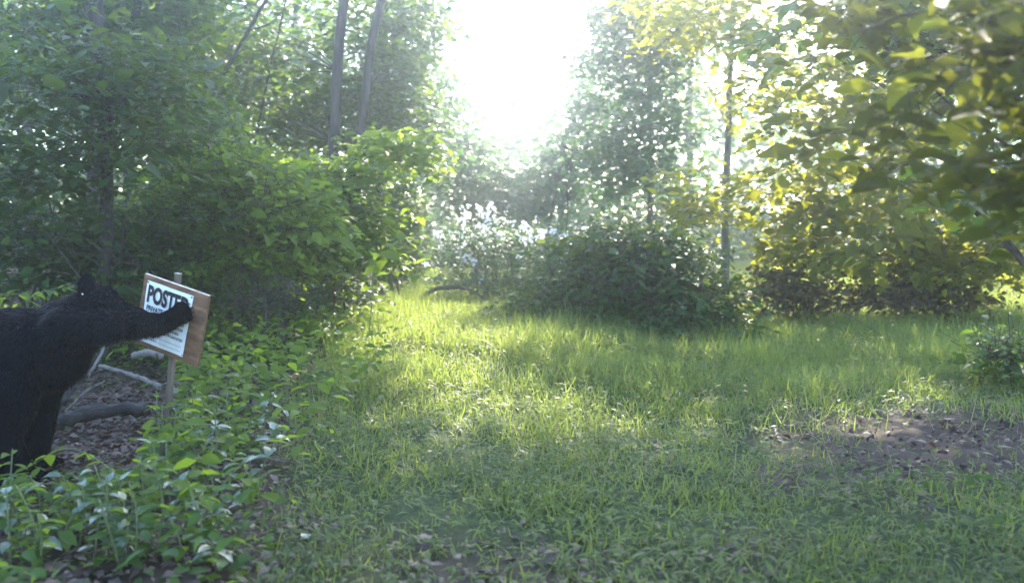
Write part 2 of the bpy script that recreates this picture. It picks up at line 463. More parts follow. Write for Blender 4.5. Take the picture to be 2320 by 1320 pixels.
def shrub(name, label, cat, px, d, ells, mat, leafn, size, seed, nst=7, stem_r=.014, group=None, nparts=0, stem_mat='twig', **kw):
    b = at(px, 600, d); z0 = gz(b.x, d)
    root = empty(name, (b.x, d, z0)); tag(root, label, cat, group)
    E = []
    for (cx, cy, cd, rx, ry, rz) in ells:
        c = at(cx, cy, cd); E.append((c.x, c.y, c.z, rx, ry, rz))
    rg = np.random.default_rng(seed + 3); tips = in_ell(E, nst, rg, .3)
    for t in tips:
        s = np.array([b.x + rg.normal() * .12, d + rg.normal() * .12, z0 - .05])
        mid = s * .5 + t * .5 + np.array([rg.normal() * .1, rg.normal() * .1, .15])
        woody('stem', [s, mid, t], [stem_r, stem_r * .8, stem_r * .35], stem_mat, root, 6, 9, int(rg.integers(9999)))
    twigs(root, tips, E, nst * 5, stem_r * .5, stem_mat, seed + 5, 'twigs')
    foliage(E, leafn[0], leafn[1], size, mat, root, seed, 'foliage', nparts=nparts, **kw)
    return root

# --- near left: shaded understory tree and its neighbours
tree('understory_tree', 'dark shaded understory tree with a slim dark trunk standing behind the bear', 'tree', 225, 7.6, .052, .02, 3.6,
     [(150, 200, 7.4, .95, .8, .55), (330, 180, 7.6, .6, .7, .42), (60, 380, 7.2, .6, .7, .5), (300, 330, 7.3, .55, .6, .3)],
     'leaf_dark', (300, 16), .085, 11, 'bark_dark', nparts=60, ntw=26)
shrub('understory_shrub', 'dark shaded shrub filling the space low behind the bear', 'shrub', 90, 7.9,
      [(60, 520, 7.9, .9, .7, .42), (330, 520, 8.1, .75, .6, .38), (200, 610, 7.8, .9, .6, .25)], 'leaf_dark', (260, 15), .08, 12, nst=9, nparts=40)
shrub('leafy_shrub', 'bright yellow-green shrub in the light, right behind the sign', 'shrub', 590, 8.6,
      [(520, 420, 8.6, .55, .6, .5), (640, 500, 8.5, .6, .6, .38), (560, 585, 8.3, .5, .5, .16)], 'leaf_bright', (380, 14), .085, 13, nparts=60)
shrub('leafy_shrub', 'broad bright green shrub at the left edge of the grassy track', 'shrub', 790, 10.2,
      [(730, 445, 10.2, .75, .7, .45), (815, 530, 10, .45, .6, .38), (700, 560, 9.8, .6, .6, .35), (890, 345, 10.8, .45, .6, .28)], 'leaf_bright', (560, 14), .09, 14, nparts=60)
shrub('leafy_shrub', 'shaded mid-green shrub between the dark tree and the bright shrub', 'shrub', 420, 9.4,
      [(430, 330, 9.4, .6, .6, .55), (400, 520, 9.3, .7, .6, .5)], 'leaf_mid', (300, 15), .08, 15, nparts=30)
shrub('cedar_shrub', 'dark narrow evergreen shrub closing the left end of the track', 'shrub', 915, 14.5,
      [(915, 500, 14.5, .34, .35, .62), (900, 590, 14.3, .42, .4, .35)], 'leaf_dark', (260, 14), .07, 16, nst=4, spread=(.12, .12, .12), tilt=1.2)
shrub('hollow_shade_shrub', 'dark shrub added to shade the hollow behind the bramble', 'shrub', 640, 11.6,
      [(560, 660, 11.6, .8, .6, .4), (740, 660, 11.8, .6, .6, .4), (400, 640, 11, .8, .6, .4)], 'leaf_dark', (420, 14), .09, 18, nst=9)  # shrub added to darken a sunlit strip of ground
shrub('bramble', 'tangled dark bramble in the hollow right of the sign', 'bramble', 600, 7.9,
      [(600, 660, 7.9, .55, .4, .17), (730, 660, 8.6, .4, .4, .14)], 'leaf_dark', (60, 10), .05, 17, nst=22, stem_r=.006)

# --- background trees on the left
BGT = [
 ('thick dark trunk leaning right at the far left edge of the wood', 190, 11.5, .062, .045, 9, 'bark_dark', [(60, 60, 12, 1.6, 1.2, .8)], 'leaf_mid'),
 ('second dark trunk from the left, straight and half hidden by leaves', 285, 11.8, .06, .06, 9, 'bark_dark', [(300, 40, 12.4, 1.1, 1, .8)], 'leaf_mid'),
 ('pale hazy grey trunk behind the dark understory tree', 440, 15, .075, .055, 10, 'bark', [(470, 60, 16, 1.7, 1.4, 1.3), (400, 260, 16, 1.4, 1.2, .9)], 'leaf_blue'),
 ('tall slender brown trunk, left one of the pair above the bright shrub', 722, 13.2, .068, .085, 10, 'bark_dark', [(640, 120, 14.6, 1.6, 1.2, 1.6), (560, 260, 14.8, 1.3, 1.2, .9)], 'leaf_mid'),
 ('tall slender brown trunk, right one of the pair above the bright shrub', 778, 13.8, .062, .095, 10, 'bark_dark', [(820, 260, 15.6, 1.3, 1.2, 1.0), (900, 60, 15.6, .8, 1.1, .9)], 'leaf_mid'),
 ('dark short-limbed tree at the left edge of the bright sky gap', 872, 17, .09, -.01, 9, 'bark_dark', [(900, 200, 17, .75, 1, 1.2), (960, 330, 17.5, .8, 1, .7), (965, 30, 17, .55, .8, .8)], 'leaf_blue', ([(.6, 17.5, 8.5, 1.6, 3.1, .7), (-1.8, 17.5, 8.8, 1.6, 2.9, .7)], 1200)),  # its high crowns are added out of view to shade the left bank
]
for i, (lb, px, d, r, ln, h, bk, cr, mt, *hi) in enumerate(BGT):
    tree('woodland_tree', lb, 'tree', px, d, r, ln, h, cr, mt, (230 if len(cr) == 1 else 330, 15), .125, 30 + i, bk, group='trees in the wood on the left', spread=(.34, .34, .12), high=hi[0] if hi else None)
# bare leaning saplings
for lb, p0, p1, d, r in [('thin bare dark sapling leaning far to the right among the leaves', (490, 200), (640, -60), 12.3, .026),
                         ('very thin bare sapling behind the leaning one', (608, 170), (664, -60), 14, .016)]:
    a, b = at(*p0, d), at(*p1, d + .3); k = (b - a).normalized()
    g = a - k * ((a.z - gz(a.x, d)) / k.z * .98); g.x = a.x - (a.x - g.x) * .45
    rt = empty('bare_sapling', (g.x, g.y, gz(g.x, g.y))); tag(rt, lb, 'sapling')
    woody('trunk', [(g.x, g.y, gz(g.x, g.y) - .1), (g + a) / 2 + Vector((-.06, 0, .05)), a, b, b + k * .8], [r * 1.4, r * 1.15, r, r * .8, r * .4], 'bark_dark', rt, 8, 16, 3)
    e0 = (a + b) / 2
    woody('branch', [e0, e0 + Vector((.25, .1, .12)), e0 + Vector((.55, .1, .42))], [r * .45, r * .3, r * .12], 'bark_dark', rt, 6, 7, 4)

# --- right of the sky gap
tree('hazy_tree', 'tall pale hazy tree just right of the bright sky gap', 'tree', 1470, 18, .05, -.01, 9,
     [(1430, 120, 17, .95, 1, 1.5), (1380, 360, 16.5, .8, .9, .75), (1500, 300, 16.6, .8, .9, 1.1), (1490, 40, 17, 1.1, 1, 1.1)], 'leaf_blue', (760, 14), .12, 50, 'bark', spread=(.3, .3, .14), high=([(4.0, 16.2, 8.5, 1.9, 2.1, .8), (6.6, 17.2, 8.6, 1.6, 2.2, .8)], 520))  # its high crowns are added out of view to shade the foreground
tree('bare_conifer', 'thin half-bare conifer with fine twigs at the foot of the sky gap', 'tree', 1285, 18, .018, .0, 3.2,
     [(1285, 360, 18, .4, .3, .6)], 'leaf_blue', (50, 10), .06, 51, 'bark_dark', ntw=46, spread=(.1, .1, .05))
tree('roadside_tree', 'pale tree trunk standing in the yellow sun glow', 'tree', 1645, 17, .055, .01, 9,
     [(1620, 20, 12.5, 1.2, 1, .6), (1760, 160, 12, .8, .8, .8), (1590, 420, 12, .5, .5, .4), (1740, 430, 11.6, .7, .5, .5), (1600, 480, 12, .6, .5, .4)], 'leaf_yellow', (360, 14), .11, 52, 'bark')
tree('leafy_tree', 'broad yellow-green tree lit from behind on the right', 'tree', 2040, 11.6, .09, .02, 6,
     [(1960, 300, 11.2, 1.2, .9, 1.0), (2120, 490, 10.6, 1.2, .8, .5), (1850, 480, 11.4, .7, .7, .5), (2080, 60, 11, 1.2, 1, .7), (1980, 570, 10.6, .8, .6, .4)], 'leaf_yellow', (260, 22), .14, 53, 'bark', nparts=60, spread=(.24, .24, .1), droop=.5)
tree('leafy_tree', 'dark-topped leafy tree filling the top right corner', 'tree', 2420, 5.4, .10, -.02, 5,
     [(2230, 60, 5.0, .55, .6, .35), (2050, 20, 4.6, .35, .5, .22), (2260, 380, 5.2, .35, .5, .3), (1860, 60, 5.2, .35, .4, .18)], 'leaf_mid', (110, 16), .10, 54, 'bark_dark', nparts=80, spread=(.2, .2, .09), droop=.4)
tree('overhanging_tree', 'young tree just outside the right edge whose dark leafy boughs hang into the view', 'tree', 2840, 2.5, .045, .0, 4.2,
     [(2240, 60, 2.3, .28, .35, .15), (2330, 280, 2.2, .18, .3, .2), (2130, 230, 2.7, .26, .3, .13), (2290, 470, 2.4, .17, .3, .14), (1960, 60, 3.0, .34, .35, .14), (2400, 60, 2.0, .25, .3, .25),
      (2060, 400, 2.9, .22, .3, .10), (2650, 200, 2.3, .35, .4, .35), (2900, -100, 2.6, .45, .5, .4), (3050, 250, 2.6, .3, .35, .3), (2180, -150, 2.7, .4, .5, .3)], 'leaf_olive', (250, 10), .072, 59, 'bark_dark', nparts=150, ntw=40, spread=(.12, .12, .06), droop=.5)
shrub('sapling_clump', 'loose yellow-green sapling clump below the backlit tree on the right', 'shrub', 2150, 11.0,
      [(2160, 580, 10.8, .9, .6, .36), (1850, 570, 11.2, .6, .5, .26), (2290, 500, 10.2, .5, .5, .6)], 'leaf_yellow', (260, 14), .12, 55, nst=9, nparts=40)
shrub('brown_brush', 'low brown dead brush at the far edge of the right-hand grass', 'shrub', 1800, 11.3,
      [(1790, 660, 11.0, .62, .4, .33), (2080, 672, 10.6, .9, .4, .22)], 'leaf_brown', (330, 12), .07, 56, nst=30, stem_r=.008, tilt=1.0)
shrub('round_bush', 'large dark rounded bush standing on the grass right of the track', 'bush', 1440, 9.6,
      [(1430, 620, 9.7, .76, .6, .52), (1330, 690, 9.6, .55, .5, .26), (1540, 720, 9.2, .42, .5, .26), (1250, 690, 10, .35, .4, .22), (1480, 548, 9.8, .30, .3, .20), (1370, 570, 9.9, .28, .3, .16), (1590, 690, 9.3, .3, .3, .3), (1620, 770, 8.9, .22, .25, .14)], 'leaf_dark', (900, 15), .078, 57, nst=20, nparts=60, zmin=.04, spread=(.4, .4, .14), shell=.3)
shrub('small_bush', 'small dark bush at the right edge of the frame beside the grass', 'bush', 2290, 6.6,
      [(2290, 800, 6.6, .25, .3, .16)], 'leaf_mid', (60, 12), .055, 58, nst=7, stem_r=.006, nparts=30, zmin=.03)
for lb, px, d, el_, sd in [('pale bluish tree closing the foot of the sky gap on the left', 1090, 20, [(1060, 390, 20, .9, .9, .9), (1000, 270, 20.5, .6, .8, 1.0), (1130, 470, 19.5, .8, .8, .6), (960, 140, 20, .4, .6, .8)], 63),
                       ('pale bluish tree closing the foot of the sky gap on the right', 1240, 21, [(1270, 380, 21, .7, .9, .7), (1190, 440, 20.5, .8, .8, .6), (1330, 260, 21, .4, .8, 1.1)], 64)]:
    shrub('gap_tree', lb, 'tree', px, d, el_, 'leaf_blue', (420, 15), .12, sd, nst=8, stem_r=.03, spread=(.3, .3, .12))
# multiflora rose with white flowers
rose = shrub('rose_bush', 'wild rose bush with clusters of small white flowers at the end of the track', 'bush', 1120, 14,
      [(1080, 560, 14, .75, .6, .4), (1200, 560, 14.3, .7, .6, .35), (1060, 640, 13.6, .6, .5, .22), (1180, 640, 13.8, .6, .5, .25)], 'leaf_blue', (420, 15), .06, 60, nst=14, stem_r=.009, zmin=.05)
def flower_mesh():
    V, Fc = [], []
    rg = np.random.default_rng(5)
    for k in range(5):
        c = np.array([rg.normal() * .02, rg.normal() * .02, rg.normal() * .012])
        for j in range(5):
            a = j * 1.2566 + k; o = len(V)
            u = np.array([math.cos(a), math.sin(a), .25]); v = np.array([-math.sin(a), math.cos(a), 0])
            V += [c, c + u * .011 + v * .008, c + u * .019, c + u * .011 - v * .008]
            Fc += [(o, o + 1, o + 2), (o, o + 2, o + 3)]
    return mesh_np('flower_cluster', np.array(V), np.array(Fc), M['petal'], tone=np.full(len(V), .5))
fm = flower_mesh()
rg = np.random.default_rng(61)
SPOTS = [(1085, 470, 40, 16), (1050, 500, 50, 26), (1125, 490, 30, 22), (1160, 530, 55, 18), (1215, 525, 50, 16), (1030, 540, 35, 34), (1110, 590, 70, 35), (1290, 520, 50, 18), (1390, 480, 45, 25), (1340, 560, 60, 25)]
for i in range(110):
    s = SPOTS[int(rg.integers(len(SPOTS) if i % 4 == 0 else 6))]
    p = at(s[0] + rg.normal() * s[2] * .8, s[1] + 12 + rg.normal() * s[3] * .9, 13.6 + rg.normal() * .25)
    o = link('flower_cluster', fm, rose, p - rose.location, (rg.normal() * .5 + .9, rg.normal() * .4, rg.random() * 6.3), float(rg.uniform(.7, 1.6)))
# bright sapling at the track edge
sp = at(830, 690, 8.2)
def sapling(name, label, base, top, leaves, mat, size, seed, cat='sapling', group=None):
    root = empty(name, base); tag(root, label, cat, group)
    rg = np.random.default_rng(seed)
    woody('stem', [base - Vector((0, 0, .03)), (base + top) / 2 + Vector((.02, 0, 0)), top], [.006, .005, .002], 'stem', root, 6, 8, seed)
    for (p, s) in leaves:
        o = link('leaf', leaf_mesh(mat, int(rg.integers(3))), root, p - base, (rg.normal() * .35 + .1, rg.normal() * .35, rg.random() * 6.28), size * s)
    return root
b = Vector((sp.x, sp.y, gz(sp.x, sp.y)))
sapling('young_sapling', 'young sapling with few large bright yellow-green leaves at the left edge of the track', b, at(845, 555, 8.2),
        [(at(x, y, 8.2 + rg.normal() * .08), s) for x, y, s in [(842, 572, 1.2), (905, 590, 1.6), (890, 560, 1.5), (915, 545, 1.2), (860, 610, 1.3), (880, 620, 1.1), (800, 630, 1.4), (825, 640, 1.2), (835, 650, 1), (870, 590, 1.2), (820, 600, .9)]],
        'leaf_bright', .12, 70)

# --- far wood, one mass with a gap of open sky
def far_wood():
    rg = np.random.default_rng(80)
    n = 9000
    px = rg.uniform(-500, 2800, n * 4); d = rg.uniform(24, 46, n * 4)
    slope = np.interp(px, [-500, 880, 960, 1030, 1090, 1180, 1260, 1310, 1380, 1540, 1600, 1700, 1760, 1820, 1880, 1960, 2800], [.26, .25, .2, .15, .11, .085, .11, .17, .21, .2, .11, .12, .2, .12, .12, .2, .24])
    top = 1.0 + d * slope * (1 + .16 * np.sin(px * .021) * np.sin(px * .047 + 1))
    z = rg.random(n * 4) ** 1.5 * 13
    k = z < top - 0.2
    px, d, z = px[k][:n], d[k][:n], z[k][:n]
    x = (px - 1160) / FPX * d
    C = np.stack([x, d, hterr(x, d) + z], 1)
    P = np.repeat(C, 14, 0) + rg.normal(size=(len(C) * 14, 3)) * (.6, .6, .24)
    m = len(P)
    up = np.stack([rg.normal(0, .6, m), rg.normal(0, .6, m), np.ones(m)], 1)
    tone = np.repeat(rg.normal(.4, .25, len(C)), 14) + rg.normal(0, .1, m)
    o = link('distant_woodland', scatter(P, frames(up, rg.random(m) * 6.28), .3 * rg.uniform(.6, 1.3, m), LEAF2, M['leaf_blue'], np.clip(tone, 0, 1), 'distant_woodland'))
    tag(o, 'hazy far wood closing the view behind the track', kind='stuff')
far_wood()
FAR = ['slim hazy trunk in the far wood near the left frame edge', 'thick hazy trunk in the far wood behind the dark understory tree', 'leaning hazy trunk in the far wood behind the thin bare saplings', 'hazy trunk in the far wood just left of the slender pair', 'hazy trunk in the far wood between the pale tree and the glow', 'slim hazy trunk in the far wood behind the brown brush']
for i, (px, d, r, ln) in enumerate([(60, 21, .10, .02), (350, 24, .12, .03), (560, 22, .09, .05), (660, 25, .1, .03), (1560, 27, .10, 0), (2180, 24, .10, .02)]):
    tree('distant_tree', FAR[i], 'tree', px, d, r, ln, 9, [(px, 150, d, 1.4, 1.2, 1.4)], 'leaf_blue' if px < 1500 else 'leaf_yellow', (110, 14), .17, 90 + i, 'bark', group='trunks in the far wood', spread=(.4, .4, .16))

# ================================================================== FLOOR
def on_floor(n, xr, yr, dens, rg, pow_=1.0, fov=.60):
    k = n * 7
    y = yr[0] + (yr[1] - yr[0]) * rg.random(k) ** pow_
    x = xr[0] + (xr[1] - xr[0]) * rg.random(k)
    m = (np.abs(x) < fov * y + .5) & (rg.random(k) < dens(x, y))
    x, y = x[m][:n], y[m][:n]
    return np.stack([x, y, hterr(x, y)], 1)
rg = np.random.default_rng(100)
# grass blades
P = on_floor(260000, (-7, 12), (2.2, 24), lambda x, y: green(x, y) ** 1.4 * (.45 + .55 * sstep(4.2, 7.0, y)) * (.25 + .85 * lumpy(x, y, 6) ** 1.5 * 1.6), rg, 1.25)
n = len(P)
hg = (.065 + .12 * sstep(4, 9, P[:, 1])) * (.5 + .9 * lumpy(P[:, 0], P[:, 1], 3)) * rg.uniform(.5, 1.2, n)
T, Fc = BLADE
lean = rg.normal(0, .5, (n, 2))
up = np.stack([np.cos(rg.random(n) * 6.28), np.sin(rg.random(n) * 6.28), rg.normal(.0, .25, n)], 1)   # blade faces sideways, stands up
a = rg.random(n) * 6.28
X = np.stack([np.cos(a), np.sin(a), np.zeros(n)], 1); Yv = np.stack([lean[:, 0], lean[:, 1], np.ones(n)], 1); Z = np.cross(X, Yv)
w_ = rg.uniform(.003, .007, n) * (1 + P[:, 1] * .07)
V = P[:, None] + T[None, :, 0, None] * (X * w_[:, None])[:, None] + T[None, :, 1, None] * (Yv * hg[:, None])[:, None] + T[None, :, 2, None] * (Z * hg[:, None])[:, None]
F = (Fc[None] + (np.arange(n) * 5)[:, None, None]).reshape(-1, 3)
tn = np.clip(.45 + .35 * (lumpy(P[:, 0] + 3, P[:, 1], 2.2) - .5) * 2 + rg.normal(0, .15, n), 0, 1)
g = link('grass', mesh_np('grass', V.reshape(-1, 3), F, M['grass'], tone=np.repeat(tn, 5)))
tag(g, 'soft green grass on the woodland track', kind='stuff')
# clover and small broad leaves between the grass
P = on_floor(100000, (-7, 12), (2.2, 18), lambda x, y: np.clip(green(x, y) * (.4 + .6 * lumpy(x, y, 4)) + .04, 0, 1), rg, 1.7)
n = len(P); P[:, 2] += rg.uniform(.01, .075, n) * (1 + sstep(5, 9, P[:, 1]))
up = np.stack([rg.normal(0, .4, n), rg.normal(0, .4, n), np.ones(n)], 1)
c = link('clover', scatter(P, frames(up, rg.random(n) * 6.28), rg.uniform(.02, .06, n), LEAF2, M['clover'], np.clip(lumpy(P[:, 0], P[:, 1], 2.5) * .7 + rg.normal(.1, .2, n), 0, 1), 'clover', squash=np.array([.5, 1.2, 1])))
tag(c, 'low clover and small leaves carpeting the track', kind='stuff')
# dry stems among the grass
P = on_floor(3500, (-7, 12), (4, 20), lambda x, y: green(x, y) * lumpy(x, y, 4), rg, 1.3)
n = len(P); hg = rg.uniform(.08, .26, n); a = rg.random(n) * 6.28; le = rg.normal(0, .35, (n, 2)); w_ = rg.uniform(.0015, .003, n) * (1 + P[:, 1] * .07)
B_ = P + np.stack([le[:, 0] * hg, le[:, 1] * hg, hg], 1); u = np.stack([np.cos(a), np.sin(a), 0 * a], 1) * w_[:, None]
V = np.stack([P - u, P + u, B_], 1)
g = link('dry_grass', mesh_np('dry_grass', V.reshape(-1, 3), np.arange(n * 3).reshape(-1, 3), M['straw'], tone=np.repeat(rg.random(n), 3)))
tag(g, 'thin dry straw-coloured stems among the green grass', kind='stuff')
# leafy ground cover on the shaded left bank
def bank(x, y): return (1 - sstep(-.35, .25, x - path_left(y) - .42 * sstep(4, 6, y) * sstep(11, 8, y))) * (.08 + .92 * lumpy(x, y, 5) ** 2) * np.where((x < -.36 * y + .05) & (x > -.49 * y) & (y > 4.15) & (y < 7), .05, 1)
P = on_floor(11500, (-9, .5), (2.4, 12), bank, rg, 1.4)
n = len(P); hh = .10 + .22 * lumpy(P[:, 0], P[:, 1], 4)
hh = np.where(P[:, 0] < -.385 * P[:, 1], np.minimum(hh, np.clip(1.04 - .2334 * P[:, 1], .05, 1)), hh)
P[:, 2] += rg.random(n) ** 1.3 * hh
up = np.stack([rg.normal(0, .42, n), rg.normal(-.1, .42, n), np.ones(n)], 1)
c = link('ground_cover', scatter(P, frames(up, rg.random(n) * 6.28), rg.uniform(.025, .075, n), LEAF6, M['leaf_mid'], np.clip(rg.normal(.3, .35, n), 0, 1), 'ground_cover'))
tag(c, 'low broad-leaved plants covering the shaded left bank', kind='stuff')
P = on_floor(3600, (-4.5, .5), (3.2, 9), lambda x, y: bank(x, y) * .8 * ((x > -.385 * y) | (y > 5)), rg, 1.3)
n = len(P); P[:, 2] += rg.uniform(.08, .3, n) + .12 * (P[:, 1] > 5) * rg.random(n)
up = np.stack([rg.normal(0, .4, n), rg.normal(-.2, .4, n), np.ones(n)], 1)
c = link('light_ground_cover', scatter(P, frames(up, rg.random(n) * 6.28), rg.uniform(.035, .10, n), LEAF6, M['leaf_bright'], np.clip(rg.normal(.5, .3, n), 0, 1), 'light_ground_cover'))
tag(c, 'lighter green leaves standing above the bank plants', kind='stuff')
# low weeds in the right foreground
P = on_floor(900, (1.2, 3.0), (2.8, 4.1), lambda x, y: sstep(1.2, 1.9, x) * (.2 + .8 * lumpy(x, y, 5)), rg)
n = len(P); P[:, 2] += rg.random(n) * .10
up = np.stack([rg.normal(0, .45, n), rg.normal(-.1, .45, n), np.ones(n)], 1)
c = link('weeds', scatter(P, frames(up, rg.random(n) * 6.28), rg.uniform(.02, .05, n), LEAF6, M['leaf_mid'], np.clip(rg.normal(.4, .3, n), 0, 1), 'weeds'))
tag(c, 'low weeds on the bare earth at the lower right', kind='stuff')
# clods of earth on the bare patch
P = on_floor(600, (1.0, 4.2), (3.6, 6.6), lambda x, y: np.clip(1 - green(x, y) * 2, 0, 1), rg)
n = len(P); T = np.array([[1, 0, -.3], [-.5, .87, -.3], [-.5, -.87, -.3], [0, .1, .75], [.5, .5, .3]]); Fc = np.array([[0, 4, 3], [4, 1, 3], [1, 2, 3], [2, 0, 3], [0, 1, 4]])
up = np.stack([rg.normal(0, .4, n), rg.normal(0, .4, n), np.ones(n)], 1)
c = link('clods', scatter(P, frames(up, rg.random(n) * 6.28), .0075 * np.exp(rg.normal(0, .6, n)), (T, Fc), M['clod'], np.zeros(n), 'clods'))
tag(c, 'crumbs and clods of dark earth on the bare patch', kind='stuff')
# leaf litter
P = on_floor(17000, (-9, 8), (2.2, 13), lambda x, y: np.clip(1.0 - green(x, y) * 1.3, .01, 1), rg, 1.5)
P = P[~((P[:, 0] > .8) & (rg.random(len(P)) < .72))]
Q = np.stack([rg.uniform(-2.6, -1.3, 2600), rg.uniform(4.1, 6.8, 2600)], 1)
P = np.vstack([P, np.column_stack([Q, hterr(Q[:, 0], Q[:, 1])])])
n = len(P); P[:, 2] += rg.uniform(.004, .03, n)
up = np.stack([rg.normal(0, .35, n), rg.normal(0, .35, n), np.ones(n)], 1)
c = link('leaf_litter', scatter(P, frames(up, rg.random(n) * 6.28), rg.uniform(.025, .065, n), LEAF2, M['litter'], np.clip(rg.normal(.45, .28, n), 0, 1), 'leaf_litter'))
tag(c, 'dead brown leaves littering the bare ground', kind='stuff')

# ================================================================== SEEDLINGS (bottom left)
def seedling(label, base, height, npair, size, seed, mat='leaf_seed', lean=(0, 0), group=None, name='seedling', cat='seedling'):
    rg = np.random.default_rng(seed)
    root = empty(name, base); tag(root, label, cat, group)
    top = np.array([lean[0] * height, lean[1] * height, height])
    path = smooth_path([(0, 0, -.02), top * .5 + (rg.normal() * .015, rg.normal() * .015, .015), top], 9)
    v, f = tube(path, np.linspace(.0042, .0018, 9) * (1 + size * 3), 6)
    link('stem', mesh_np('stem', v, f, M['stem'], smooth=True), root)
    a0 = rg.random() * 6.28
    for k in range(npair):
        t = .30 + .70 * (k + .6) / npair
        p = path[min(int(t * 8), 8)]
        a = a0 + k * 1.75
        for s in (0, 1):
            yaw = a + s * math.pi + rg.normal() * .2
            sz = size * (1.1 - .5 * abs(t - .6)) * rg.uniform(.75, 1.15)
            pitch_ = rg.normal(.30 if t > .85 else -.05, .2)
            e = Euler((pitch_, rg.normal() * .25, yaw), 'XYZ')
            R3 = Matrix.Rotation(yaw, 3, 'Z') @ Matrix.Rotation(pitch_, 3, 'X') @ Matrix.Rotation(rg.normal() * .25, 3, 'Y')
            off = R3 @ Vector((0, .14 * sz, 0))
            link('leaf', leaf_mesh(mat, int(rg.integers(3))), root, Vector(p) + off, R3.to_euler(), float(sz))
    return root
def ground_pt(px, py, d):
    p = at(px, py, d); return Vector((p.x, d, gz(p.x, d)))
SEED = [  # px of the stem foot, depth, height, pairs, leaf size, label, leaf kind, lean
 (255, 3.35, .27, 6, .062, 'tall pale seedling with a pointed top whorl, in front of the others at lower left', 'leaf_seed', (-.25, 0)),
 (165, 3.3, .25, 5, .06, 'seedling with upright pale top leaves, left of the tallest one at the lower edge', 'leaf_seed', (.05, 0)),
 (408, 3.35, .22, 5, .064, 'seedling with two long raised leaves like a Y near the lower edge', 'leaf_seed', (-.1, 0)),
 (25, 3.5, .30, 6, .055, 'seedling cut by the left frame edge below the bear', 'leaf_bright', (0, 0)),
 (475, 3.9, .36, 7, .055, 'tall thin seedling with whitish leaves between the bear and the track', 'leaf_seed', (.05, 0)),
 (435, 4.3, .40, 6, .075, 'seedling with large yellow-green leaves right in front of the sign stake', 'leaf_bright', (0, 0)),
 (350, 4.2, .33, 6, .062, 'small seedling with broad yellow-green leaves left of the sign stake', 'leaf_bright', (.1, 0)),
 (364, 4.25, .38, 7, .06, 'small seedling with pale young leaves at the foot of the sign stake', 'leaf_bright', (-.05, 0)),
 (530, 4.5, .36, 6, .06, 'slender seedling with drooping long leaf right of the sign stake', 'leaf_bright', (-.1, 0)),
 (280, 3.1, .18, 5, .07, 'low broad-leaved seedling at the very bottom of the frame', 'leaf_seed', (.1, 0)),
 (90, 3.1, .16, 5, .07, 'low bluish seedling in the bottom left corner', 'leaf_seed', (0, 0)),
]
for i, (px, d, h, npr, sz, lb, mt, ln) in enumerate(SEED):
    seedling(lb, ground_pt(px, 900, d), h, npr, sz, 200 + i, mt, ln, 'seedlings on the shaded bank')
rg = np.random.default_rng(300)
cnt, SD = 0, []
while cnt < 90:
    d = float(rg.uniform(3.0, 6.2)); px = float(rg.uniform(10, 640)); p = ground_pt(px, 900, d)
    if p.x > path_left(d) - .1: continue
    if d > 4.1 and 90 < px < 372: continue
    if -2.75 < p.x < -1.72 and 3.95 < p.y < 4.75 and rg.random() < .8: continue
    mt = ['leaf_seed', 'leaf_mid', 'leaf_bright', 'leaf_seed'][int(rg.integers(4))]
    h_ = float(rg.uniform(.1, .34))
    if px < 300: h_ = min(h_, max(.06, 1.02 - .2334 * d))
    o = seedling('', p, h_, int(rg.integers(3, 7)), float(rg.uniform(.045, .075)), 400 + cnt, mt, (rg.normal() * .2, rg.normal() * .1), 'small seedlings on the shaded bank')
    hue = {'leaf_seed': 'bluish-green', 'leaf_mid': 'dark green', 'leaf_bright': 'yellow-green'}[mt]
    siz = 'knee-high' if h_ > .27 else 'short' if h_ > .17 else 'tiny'
    reg = ('at the lower frame edge' if d < 3.5 else 'before the feet of the bear' if d < 4.3 and px < 230 else 'between the bear and the track' if d < 4.3 else
           'beside the sign stake' if px < 480 and d < 5.3 else 'at the litter edge of the track' if p.x > path_left(d) - .55 else 'on the bank behind the sign')
    SD.append((f'{siz} {hue} seedling {reg}', (p.x / d), o))
    cnt += 1
ORD = ['leftmost', 'second from the left', 'third from the left', 'fourth from the left', 'fifth from the left', 'sixth from the left', 'seventh from the left', 'eighth from the left', 'ninth from the left', 'tenth from the left']
for k in sorted(set(q[0] for q in SD)):
    row = sorted([q for q in SD if q[0] == k], key=lambda q: q[1])
    for i, q in enumerate(row):
        q[2]['label'] = k if len(row) == 1 else f'{k}, {ORD[min(i, 9)]}'
# arching sprigs in front of the bear's foot
def sprig(label, p0, p1, arch, nleaf, size, seed, mat):
    rg = np.random.default_rng(seed)
    base = Vector((p0.x, p0.y, gz(p0.x, p0.y))); root = empty('arching_sprig', base); tag(root, label, 'plant', 'arching leafy sprigs')
    path = smooth_path([(0, 0, -.02), (p0 - base) * .6, p0 - base, ((p0 + p1) / 2 - base) + Vector((0, 0, arch)), p1 - base], 16)
    v, f = tube(path, np.linspace(.004, .0015, 16), 6)
    link('stem', mesh_np('stem', v, f, M['stem'], smooth=True), root)
    d = (p1 - p0); yaw0 = math.atan2(d.y, d.x) - math.pi / 2
    for k in range(nleaf):
        t = .42 + .58 * k / (nleaf - 1); p = Vector(path[int(t * 15)])
        for s in (-1, 1):
            R3 = Matrix.Rotation(yaw0 + s * rg.uniform(.7, 1.2), 3, 'Z') @ Matrix.Rotation(rg.normal(-.1, .2), 3, 'X') @ Matrix.Rotation(rg.normal() * .3, 3, 'Y')
            link('leaf', leaf_mesh(mat, int(rg.integers(3))), root, p, R3.to_euler(), float(size * rg.uniform(.8, 1.2)))
sprig('upper arching sprig with yellow-green leaves before the foot of the bear', at(265, 1075, 3.6), at(60, 1060, 3.75), .09, 7, .06, 500, 'leaf_bright')
sprig('lower arching sprig with bluish leaves before the foot of the bear', at(215, 1130, 3.45), at(20, 1130, 3.5), .06, 7, .065, 501, 'leaf_seed')
